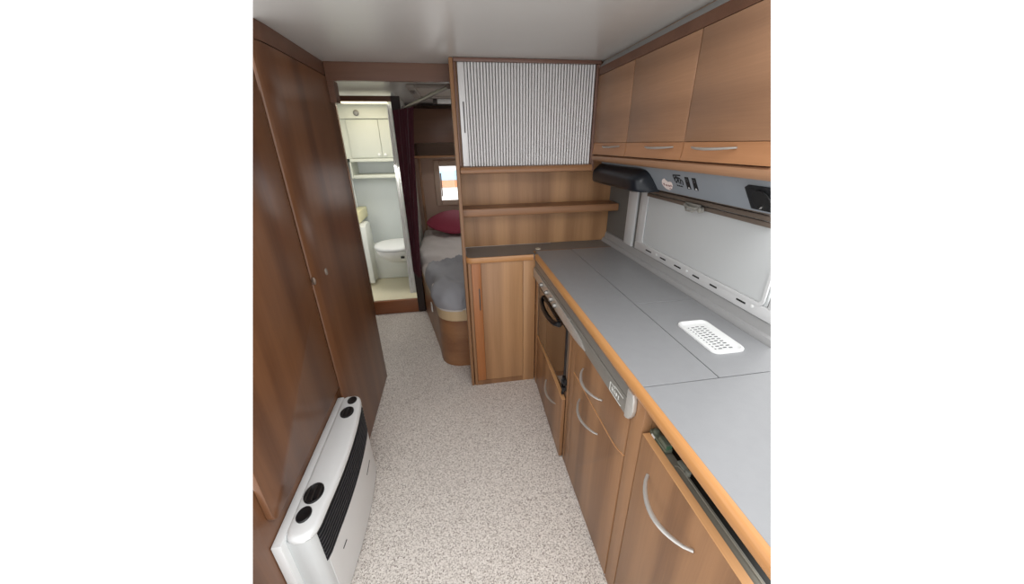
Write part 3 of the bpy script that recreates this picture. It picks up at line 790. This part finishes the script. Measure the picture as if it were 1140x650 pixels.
for y, z in wave: rows.append([b2.verts.new((x, y, zz)) for x, zz in ((XK - 0.001, z - 0.0015), (XK - 0.001, z + 0.0008), (0.466, z + 0.0008), (0.466, z - 0.0015))])
for a, c in zip(rows, rows[1:]):
    for k in range(4): b2.faces.new((a[k], a[(k + 1) % 4], c[(k + 1) % 4], c[k]))
b2.faces.new(rows[0]); b2.faces.new(rows[-1][::-1]); bmesh.ops.recalc_face_normals(b2, faces=b2.faces[:])
merge(bm, b2)
part('door_edge', bm, wood_pale, d)
part('handle', bow_handle(1.048, 0.86, 0.530, XK, 0.034, 0.006, 0.0049), silver, d)

# fridge
fr = thing('refrigerator', 'built-in fridge with walnut door front and open grey top edge, nearest on the right', 'fridge', (0.69, 0.36, 0))
part('cabinet', box(0.54, 0.93, 0.1, 0.620, 0.0, 0.78), black_mt, fr)  # black to stand for the unlit void behind the fridge door
d = part('door', box(0.4675, 0.4915, 0.1, 0.6145, 0.05, 0.776, 0.003), olive_m, fr)
part('door_seal', box(0.492, 0.5385, 0.1, 0.612, 0.06, 0.752, 0.003), olive_d, d)
part('door_front', box(XK, 0.4668, 0.1, 0.618, 0.03, 0.780, 0.002), wood_z, d)
part('front_edge', box(XK + 0.001, 0.466, 0.1, 0.617, 0.7803, 0.7818), wood_pale, d)
part('handle', bow_handle(0.562, 0.376, 0.696, XK, 0.04, 0.012, 0.0054), silver, d)
bm = tube([(0.474, 0.515, 0.7765), (0.481, 0.512, 0.7775), (0.4835, 0.498, 0.7775), (0.4835, 0.1, 0.7775)], 0.0013, 6)
part('seam', bm, plain('seam pale', (150, 144, 130), 0.5), d)
bm = box(0.4685, 0.490, 0.55, 0.6225, 0.7765, 0.789, 0.003, dst=new(), mi=0)
box(0.4700, 0.4875, 0.552, 0.585, 0.789, 0.803, 0.003, dst=bm, mi=0)
lathe((0.479, 0.608, 0.789), 'z', [(0.008, 0), (0.008, 0.008), (0.005, 0.010)], 14, dst=bm, mi=0)
box(0.467, 0.4686, 0.596, 0.61, 0.779, 0.786, dst=bm, mi=1)
for k in range(4): box(0.4715 + k * 0.004, 0.4738 + k * 0.004, 0.5505, 0.552, 0.79, 0.801, dst=bm, mi=2)
part('hinge', bm, [green_pl, white_pl, plain('green tab', (62, 104, 78), 0.5)], fr)
bm = box(0.484, 0.497, 0.495, 0.524, 0.7765, 0.784, 0.003)
lathe((0.489, 0.488, 0.778), 'z', [(0.0065, -0.001), (0.0065, 0.008), (0.004, 0.01)], 14, dst=bm)
part('latch', bm, plain('latch grey', (122, 122, 112), 0.5), fr)
struct('gap_shade_board', box(0.4555, 0.93, 0.1, 0.622, 0.85, 0.8655), black_mt, cut=True)  # black board put in as the shaded gap beneath the worktop

# ------------------------------------------------------------------ bed
bd = thing('bed', 'fixed bed with rounded walnut foot and beige rim beyond the roller cupboard', 'bed', (0.2, 3.0, 0))
bp = [(0.94, 2.112), (0.10, 2.112), (0.02, 2.112), (-0.05, 2.114), (-0.085, 2.122), (-0.12, 2.14), (-0.15, 2.166), (-0.172, 2.20), (-0.185, 2.245), (-0.193, 2.30), (-0.202, 2.365), (-0.226, 2.48), (-0.26, 2.64), (-0.29, 2.78), (-0.313, 2.89), (-0.355, 3.08), (-0.375, 3.16), (-0.38, 3.20), (-0.38, 4.02), (0.94, 4.02)]
def offset(poly, d):
    n = len(poly); outp = []
    for i in range(n):
        a, b, c = Vector(poly[i - 1]), Vector(poly[i]), Vector(poly[(i + 1) % n])
        t1 = (b - a).normalized(); t2 = (c - b).normalized(); nr = (Vector((t1.y, -t1.x)) + Vector((t2.y, -t2.x))); nr.normalize()
        outp.append((b.x - nr.x * d, b.y - nr.y * d))
    return outp
area = sum(bp[i][0] * bp[(i + 1) % len(bp)][1] - bp[(i + 1) % len(bp)][0] * bp[i][1] for i in range(len(bp)))
sgn = 1 if area < 0 else -1
part('base', prism(bp, 'z', 0.001, 0.372), bedwood, bd)
part('rim', prism([(p[0], p[1]) for p in bp], 'z', 0.3725, 0.452), beige, bd)
# upholstery surface
cen = Vector((0.40, 3.15))
dense = []
n = len(bp)
for i in range(n):
    a, b = Vector(bp[i]), Vector(bp[(i + 1) % n]); k = max(1, int((b - a).length / 0.016))
    for j in range(k): dense.append(a + (b - a) * (j / k))
def bedding(extra, amp, keep, seed, z0, fold):
    bm = new(); rows = []
    dist = [-0.012, -0.015, -0.016, -0.014, -0.010, -0.004, 0.004, 0.013, 0.022, 0.035, 0.05, 0.067, 0.085, 0.105, 0.125, 0.147, 0.17, 0.195, 0.22, 0.25, 0.28, 0.31, 0.34, 0.38, 0.42, 0.46, 0.5, 0.55, 0.6]
    zz = [z0, 0.469, 0.485, 0.506, 0.525, 0.541, 0.555, 0.568, 0.578, 0.586, 0.592, 0.597, 0.600, 0.603, 0.605, 0.6065, 0.608, 0.609, 0.61, 0.611, 0.612, 0.613, 0.614, 0.6145, 0.615, 0.6155, 0.616, 0.6165, 0.617]
    for dd, z in zip(dist, zz):
        row = []
        for p in dense:
            v = cen - p; L = v.length; q = p + v / L * min(max(dd, -0.02) * (1 if L > 0.7 else 0.9), L * 0.98)
            q = q - v / L * extra
            w = fold * noise.noise(Vector((q.x * 9, q.y * 7, seed))) + fold * 0.6 * math.sin((q.x * 1.2 + q.y * 0.5) * 38 + 3 * noise.noise(Vector((q.x * 4, q.y * 4, seed + 3))))
            nz = lambda a_, b_, c_: (1 - 2.2 * abs(noise.noise(Vector((q.x * a_ + q.y * b_, q.y * a_ - q.x * b_, c_)))))
            w += fold * (0.7 * nz(4.5, 3.0, seed + 9) + 0.5 * nz(9, -5.0, seed + 5))
            if z < 0.47: w *= 0.2
            hv = Vector((q.x, q.y, z + extra * 1.2 + w * amp))
            side = max(0, 1 - max(dd, 0) / 0.06)
            hv.x -= v.x / L * w * amp * 0.8 * side; hv.y -= v.y / L * w * amp * 0.8 * side
            hv.x = max(hv.x, -0.40)
            if hv.x > -0.004: hv.y = max(hv.y, 2.1135 - extra * 0.75)
            row.append(bm.verts.new(hv))
        rows.append(row)
    m = len(dense)
    for a, c in zip(rows, rows[1:]):
        for i in range(m):
            f = bm.faces.new((a[i], a[(i + 1) % m], c[(i + 1) % m], c[i]))
            cc_ = f.calc_center_median()
            if not keep(cc_): bm.faces.remove(f)
    if keep(Vector((0.4, 3.6, 0.6))): bm.faces.new(rows[-1])
    bmesh.ops.delete(bm, geom=[v for v in bm.verts if not v.link_faces], context='VERTS')
    bmesh.ops.recalc_face_normals(bm, faces=bm.faces[:])
    return bm
part('mattress', bedding(-0.004, 1.0, lambda c: True, 1.3, 0.453, 0.006), sheet_m, bd, smooth=80)
dv = bedding(0.012, 1.0, lambda c: c.y < 2.78 + 0.10 * math.sin(c.x * 5) , 7.7, 0.454, 0.017)
tag(finish('duvet', dv, duvet_m, smooth=80), 'rumpled grey duvet covering the foot of the bed', 'duvet')
bm = box(-0.291, -0.283, 2.53, 2.575, 0.255, 0.325, 0.002)
for v in bm.verts: v.co.x += (2.55 - v.co.y) * 0.21 + 0.036
tag(finish('wall_outlet', bm, white_pl), 'small white outlet on the side of the bed base', 'outlet')
# cushion
bm = new(); rings = []
cx, cy, cz = -0.02, 3.74, 0.728
NU, NV = 36, 14
for iv in range(NV + 1):
    ph = -PI / 2 + PI * iv / NV; row = []
    for iu in range(NU):
        a = 2 * PI * iu / NU
        sg = lambda v, e: math.copysign(abs(v) ** e, v)
        rad = math.cos(ph) ** 0.75
        u = 0.30 * sg(math.cos(a), 1.22) * rad; w = 0.26 * sg(math.sin(a), 1.22) * rad
        h = 0.066 * sg(math.sin(ph), 1.1) * (1 - 0.25 * min(1, (u * u + w * w) / 0.09))
        p = Vector((u, w, h + 0.006 * noise.noise(Vector((u * 8, w * 8, 2)))))
        p.rotate(Matrix.Rotation(math.radians(15), 3, 'X')); p.rotate(Matrix.Rotation(math.radians(4), 3, 'Z'))
        row.append(bm.verts.new(Vector((cx, cy, cz)) + p))
    rings.append(row)
for a, b in zip(rings, rings[1:]):
    for i in range(NU): bm.faces.new((a[i], a[(i + 1) % NU], b[(i + 1) % NU], b[i]))
bmesh.ops.remove_doubles(bm, verts=bm.verts[:], dist=0.0008)
bmesh.ops.recalc_face_normals(bm, faces=bm.faces[:])
tag(finish('cushion', bm, cush_m, smooth=80), 'burgundy cushion lying at the head of the bed', 'cushion')

# bedroom locker with open shelf under it
lk = thing('bedroom_locker', 'shade-toned wood overhead locker with open shelf above the bed window', 'cupboard', (0.28, 3.9, 1.375))
part('carcass', box(-0.375, 0.96, 3.775, YR - 0.001, 1.505, 1.81), shadedlocker, lk)
part('door', box(-0.375, 0.25, 3.752, 3.774, 1.512, 1.806, 0.003), shadedlocker, lk)
part('door', box(0.256, 0.96, 3.752, 3.774, 1.512, 1.806, 0.003), shadedlocker, lk)
part('end_panel', box(-0.38, -0.362, 3.765, YR - 0.001, 1.392, 1.504), shadedlocker, lk)
part('shelf', box(-0.38, 0.96, 3.757, YR - 0.001, 1.372, 1.3915, 0.003), wood_x, lk)
part('divider', box(0.94, 0.96, 3.765, YR - 0.001, 1.392, 1.504), shadedlocker, lk)

# ceiling fittings in the bedroom
rv = thing('roof_hatch', 'grey framed roof hatch in the bedroom ceiling', 'roof hatch', (0.0, 2.95, 1.83))
bm = new()
for (a, b, c, d) in ((-0.262, -0.205, 2.66, 3.24), (0.205, 0.262, 2.66, 3.24), (-0.205, 0.205, 2.66, 2.715), (-0.205, 0.205, 3.185, 3.24)):
    box(a, b, c, d, 1.838, HC - 0.001, 0.006, dst=bm)
part('frame', bm, plain('hatch frame', (150, 142, 134), 0.5), rv)
part('blind', box(-0.204, 0.204, 2.716, 3.184, 1.85, HC - 0.001), plain('hatch blind', (168, 160, 150), 0.5), rv)
bm = box(-0.25, -0.215, 2.78, 2.9, 1.832, 1.838, 0.002)
for y in (2.81, 2.87): lathe((-0.232, y, 1.832), 'z', [(0.008, 0), (0.008, -0.004)], 12, dst=bm)
part('catch', bm, plain('hatch catch', (112, 106, 100), 0.5), rv)
sl = thing('strip_light', 'white strip light with dark end on the bedroom ceiling', 'lamp', (0.05, 3.47, 1.83))
part('lens', box(-0.09, 0.3, 3.44, 3.5, 1.822, HC - 0.001, 0.008), white_pl, sl)
part('end_cap', box(-0.125, -0.091, 3.437, 3.503, 1.82, HC - 0.001, 0.004), plain('dark end', (60, 54, 52), 0.5), sl)
bm = box(-0.2, 0.3, 3.30, 3.33, 1.845, HC - 0.001, 0.003)
tag(finish('ceiling_strip', bm, plain('dark strip', (70, 62, 60), 0.5)), 'dark strip on the bedroom ceiling in front of the strip light', 'trim')

# curtain rail and curtain
ra, rb = Vector((-0.338, 3.066, 1.752)), Vector((0.012, 1.935, 1.752))
cr = thing('curtain_rail', 'chrome curtain rail running diagonally under the bedroom ceiling', 'curtain rail', (ra + rb) / 2)
part('rod', tube([ra, rb], 0.012, 12), plain('satin rail', (120, 112, 106), 0.3, metal=0.8), cr)
bm = lathe((ra.x, ra.y - 0.004, ra.z), 'y', [(0.02, 0.025), (0.02, 0.018), (0.012, 0.008), (0.012, -0.01)], 16)
tube([ra, ra + Vector((0, 0.02, -0.03))], 0.006, 8, dst=bm)
part('bracket', bm, chrome, cr)
def drape(P0, P1, Q0, Q1, z1, z0, folds, amp, nu=90, nv=24, th=0.0):
    bm = new(); rows = []
    for j in range(nv + 1):
        t = j / nv; z = z1 + (z0 - z1) * t
        A = Vector(P0).lerp(Vector(Q0), t ** 0.8); B = Vector(P1).lerp(Vector(Q1), t ** 0.8)
        d = (B - A); nr = Vector((-d.y, d.x)).normalized(); row = []
        for i in range(nu + 1):
            s = i / nu
            ph = s * folds * 2 * PI
            o = amp * math.sin(ph + 0.8 * noise.noise(Vector((s * 5, t * 2.2, 1)))) * (0.75 + 0.35 * noise.noise(Vector((s * 6, t * 3, 4))))
            p = A + d * (s + 0.02 * math.sin(2 * ph)) + nr * o
            row.append(bm.verts.new((p.x, p.y, z)))
        rows.append(row)
    for a, b in zip(rows, rows[1:]):
        for i in range(nu): bm.faces.new((a[i], a[i + 1], b[i + 1], b[i]))
    return bm
bm = drape((-0.42, 3.055), (-0.235, 2.76), (-0.415, 3.06), (-0.352, 2.88), 1.736, 0.43, 7, 0.022)
tag(finish('curtain', bm, velvet, smooth=80), 'burgundy velvet curtain gathered beside the shower doorway', 'curtain')
bm = drape((-0.475, 3.17), (-0.425, 3.20), (-0.50, 3.18), (-0.42, 3.21), 1.79, 0.16, 3, 0.012, nu=40)
tag(finish('shower_curtain', bm, curt_w, smooth=80), 'white shower curtain hanging at the right of the shower doorway', 'shower curtain')

# ------------------------------------------------------------------ shower room things
tl = thing('toilet', 'white cassette toilet with closed lid in the shower room', 'toilet', (-0.72, 3.72, 0.1))
part('base', box(-0.985, -0.415, 3.80, 4.04, 0.101, 0.47, 0.02), shower_w, tl)
poly = [(3.60, 0.135), (3.60, 0.66), (3.615, 0.735), (3.66, 0.765), (3.78, 0.765), (3.83, 0.74), (3.845, 0.66), (3.845, 0.472), (3.80, 0.46), (3.795, 0.135)]
part('tower', prism(poly, 'x', -1.04, -0.915, 0.012), shower_w, tl)
def ell(cx, cy, rx, ry, z, bm, n=36): return [bm.verts.new((cx + rx * math.cos(2 * PI * k / n), cy + ry * math.sin(2 * PI * k / n), z)) for k in range(n)]
def stack(levels):
    bm = new(); rs = [ell(*l, bm) for l in levels]; n = 36
    for a, b in zip(rs, rs[1:]):
        for i in range(n): bm.faces.new((a[i], a[(i + 1) % n], b[(i + 1) % n], b[i]))
    bm.faces.new(rs[0][::-1]); bm.faces.new(rs[-1]); bmesh.ops.recalc_face_normals(bm, faces=bm.faces[:]); return bm
TX, TY = -0.635, 3.56
part('bowl', stack([(TX, TY + 0.12, 0.12, 0.11, 0.36), (TX, TY + 0.06, 0.17, 0.16, 0.42), (TX, TY, 0.195, 0.2, 0.50), (TX, TY, 0.205, 0.21, 0.535)]), white_pl, tl)
part('lid', stack([(TX, TY, 0.2, 0.205, 0.537), (TX, TY, 0.212, 0.216, 0.545), (TX, TY, 0.212, 0.216, 0.56), (TX, TY, 0.20, 0.205, 0.57), (TX, TY, 0.15, 0.15, 0.575), (TX, TY, 0.05, 0.05, 0.577)]), white_pl, tl, smooth=50)
part('flush_button', lathe((-0.96, 3.70, 0.7655), 'z', [(0.016, 0), (0.014, 0.005)], 16), silver, tl)
part('flush_lever', box(-0.575, -0.54, 3.37, 3.395, 0.46, 0.478, 0.003), black_pl, tl)
bm = box(-1.055, -0.965, 3.62, 4.02, 0.772, 0.885, 0.012)
tag(finish('wash_ledge', bm, plain('pale cream', (238, 230, 186), 0.4)), 'pale cream ledge on the left wall above the toilet', 'ledge')
cab_w = plain('cabinet off white', (204, 206, 194), 0.5, vary=0.03)
wc = thing('wash_cabinet', 'white wall cabinet with two small knobs above the toilet', 'cabinet', (-0.75, 3.9, 1.2))
part('carcass', box(-1.055, -0.41, 3.815, 4.045, 1.375, 1.728), cab_w, wc)
for x0, x1, kx in ((-0.965, -0.677, -0.705), (-0.673, -0.42, -0.645)):
    d = part('door', box(x0, x1, 3.80, 3.814, 1.383, 1.72, 0.003), cab_w, wc)
    part('knob', lathe((kx, 3.7995, 1.41), 'y', [(0.007, 0), (0.012, -0.008), (0.013, -0.014), (0.006, -0.018)], 16), white_pl, d)
part('lower_rail', box(-0.99, -0.41, 3.785, 4.045, 1.345, 1.3745, 0.004), cab_w, wc)
part('shelf', box(-0.985, -0.41, 3.79, 4.045, 1.19, 1.222, 0.006), cab_w, wc)
part('bracket', prism([(3.79, 1.19), (3.79, 1.345), (4.045, 1.345), (4.045, 1.19)], 'x', -0.998, -0.9855), cab_w, wc)
part('upper_panel', box(-1.055, -0.41, 3.79, 4.045, 1.729, 1.845), cab_w, wc)
bm = lathe((-0.855, 3.7895, 1.775), 'y', [(0.026, 0), (0.026, -0.006), (0.018, -0.008), (0.016, -0.004), (0.003, -0.004)], 24)
tag(finish('round_spotlight', bm, plain('spotlight chrome', (120, 118, 112), 0.3, metal=0.6)), 'small round chrome spotlight above the white wall cabinet', 'lamp')
cl = thing('shower_rooflight', 'lit cream roof light in the shower room ceiling', 'roof light', (-0.72, 3.55, 1.82))
bm = new()
for (a, b, c, d) in ((-0.99, -0.945, 3.36, 3.76), (-0.53, -0.49, 3.36, 3.76), (-0.945, -0.53, 3.36, 3.40), (-0.945, -0.53, 3.72, 3.76)):
    box(a, b, c, d, 1.84, HC - 0.001, 0.005, dst=bm)
part('frame', bm, shower_w, cl)
part('diffuser', box(-0.944, -0.531, 3.401, 3.719, 1.85, HC - 0.001), warmlamp, cl)
bm = tube([(-1.045, 3.95, 0.78), (-1.045, 3.95, 1.34)], 0.006, 8)
tag(finish('shower_pipe', bm, white_pl), 'thin white pipe running up the shower room corner', 'pipe')

# ------------------------------------------------------------------ outside, seen through the rear window
ho = thing('neighbouring_wall', 'white garden wall with brick band outside the bedroom window', 'wall', (0.2, 7.2, 0))
part('rendered_wall', box(-0.9, 1.1, 7.2, 7.3, 0.0, 0.70), whiteout, ho)
part('brick_band', box(-0.9, 1.1, 7.19, 7.3, 0.705, 0.84), brickout, ho)
part('blue_panel', box(-0.9, 1.1, 7.195, 7.3, 0.845, 1.02), blueout, ho)

# ------------------------------------------------------------------ light
w = bpy.data.worlds.new('world'); S.world = w; w.use_nodes = True
bg = w.node_tree.nodes['Background']
bg.inputs[0].default_value = (1, 1, 1, 1); bg.inputs[1].default_value = 1.75

def area(name, loc, target, sx, sy, power, col=(1, 1, 1)):
    l = bpy.data.lights.new(name, 'AREA'); l.shape = 'RECTANGLE'; l.size = sx; l.size_y = sy; l.energy = power; l.color = col
    o = bpy.data.objects.new(name, l); COL.objects.link(o); o.location = loc
    o.rotation_euler = (Vector(target) - Vector(loc)).to_track_quat('-Z', 'Y').to_euler()
    return o
area('shower_light', (-0.72, 3.27, 1.83), (-0.72, 3.4, 0), 0.5, 0.22, 3.0, (1.0, 0.97, 0.9))
area('bedroom_light', (0.3, 2.95, 1.83), (0.2, 3.0, 0), 0.35, 0.4, 3.4, (1.0, 0.98, 0.95))
area('outdoor_wall_fill', (0.1, 5.6, 2.4), (0.1, 7.2, 0.7), 1.2, 0.6, 85)  # added lamp that brightens the outside wall in place of daylight
area('skylight', (0.25, 0.15, 1.95), (0.3, 0.6, 0.5), 0.7, 0.5, 9, (0.98, 0.99, 1.0))
area('bedroom_up_fill', (0.6, 2.9, 0.85), (0.55, 2.9, 2.0), 0.3, 0.3, 2.2, (1.0, 0.96, 0.92))  # added fill with no fitting there, lifts the bedroom ceiling
area('shower_low_fill', (-0.58, 3.18, 1.35), (-0.75, 3.62, 0.35), 0.2, 0.2, 2.0, (1.0, 0.99, 0.96))  # added unseen fill for the toilet and shower tray
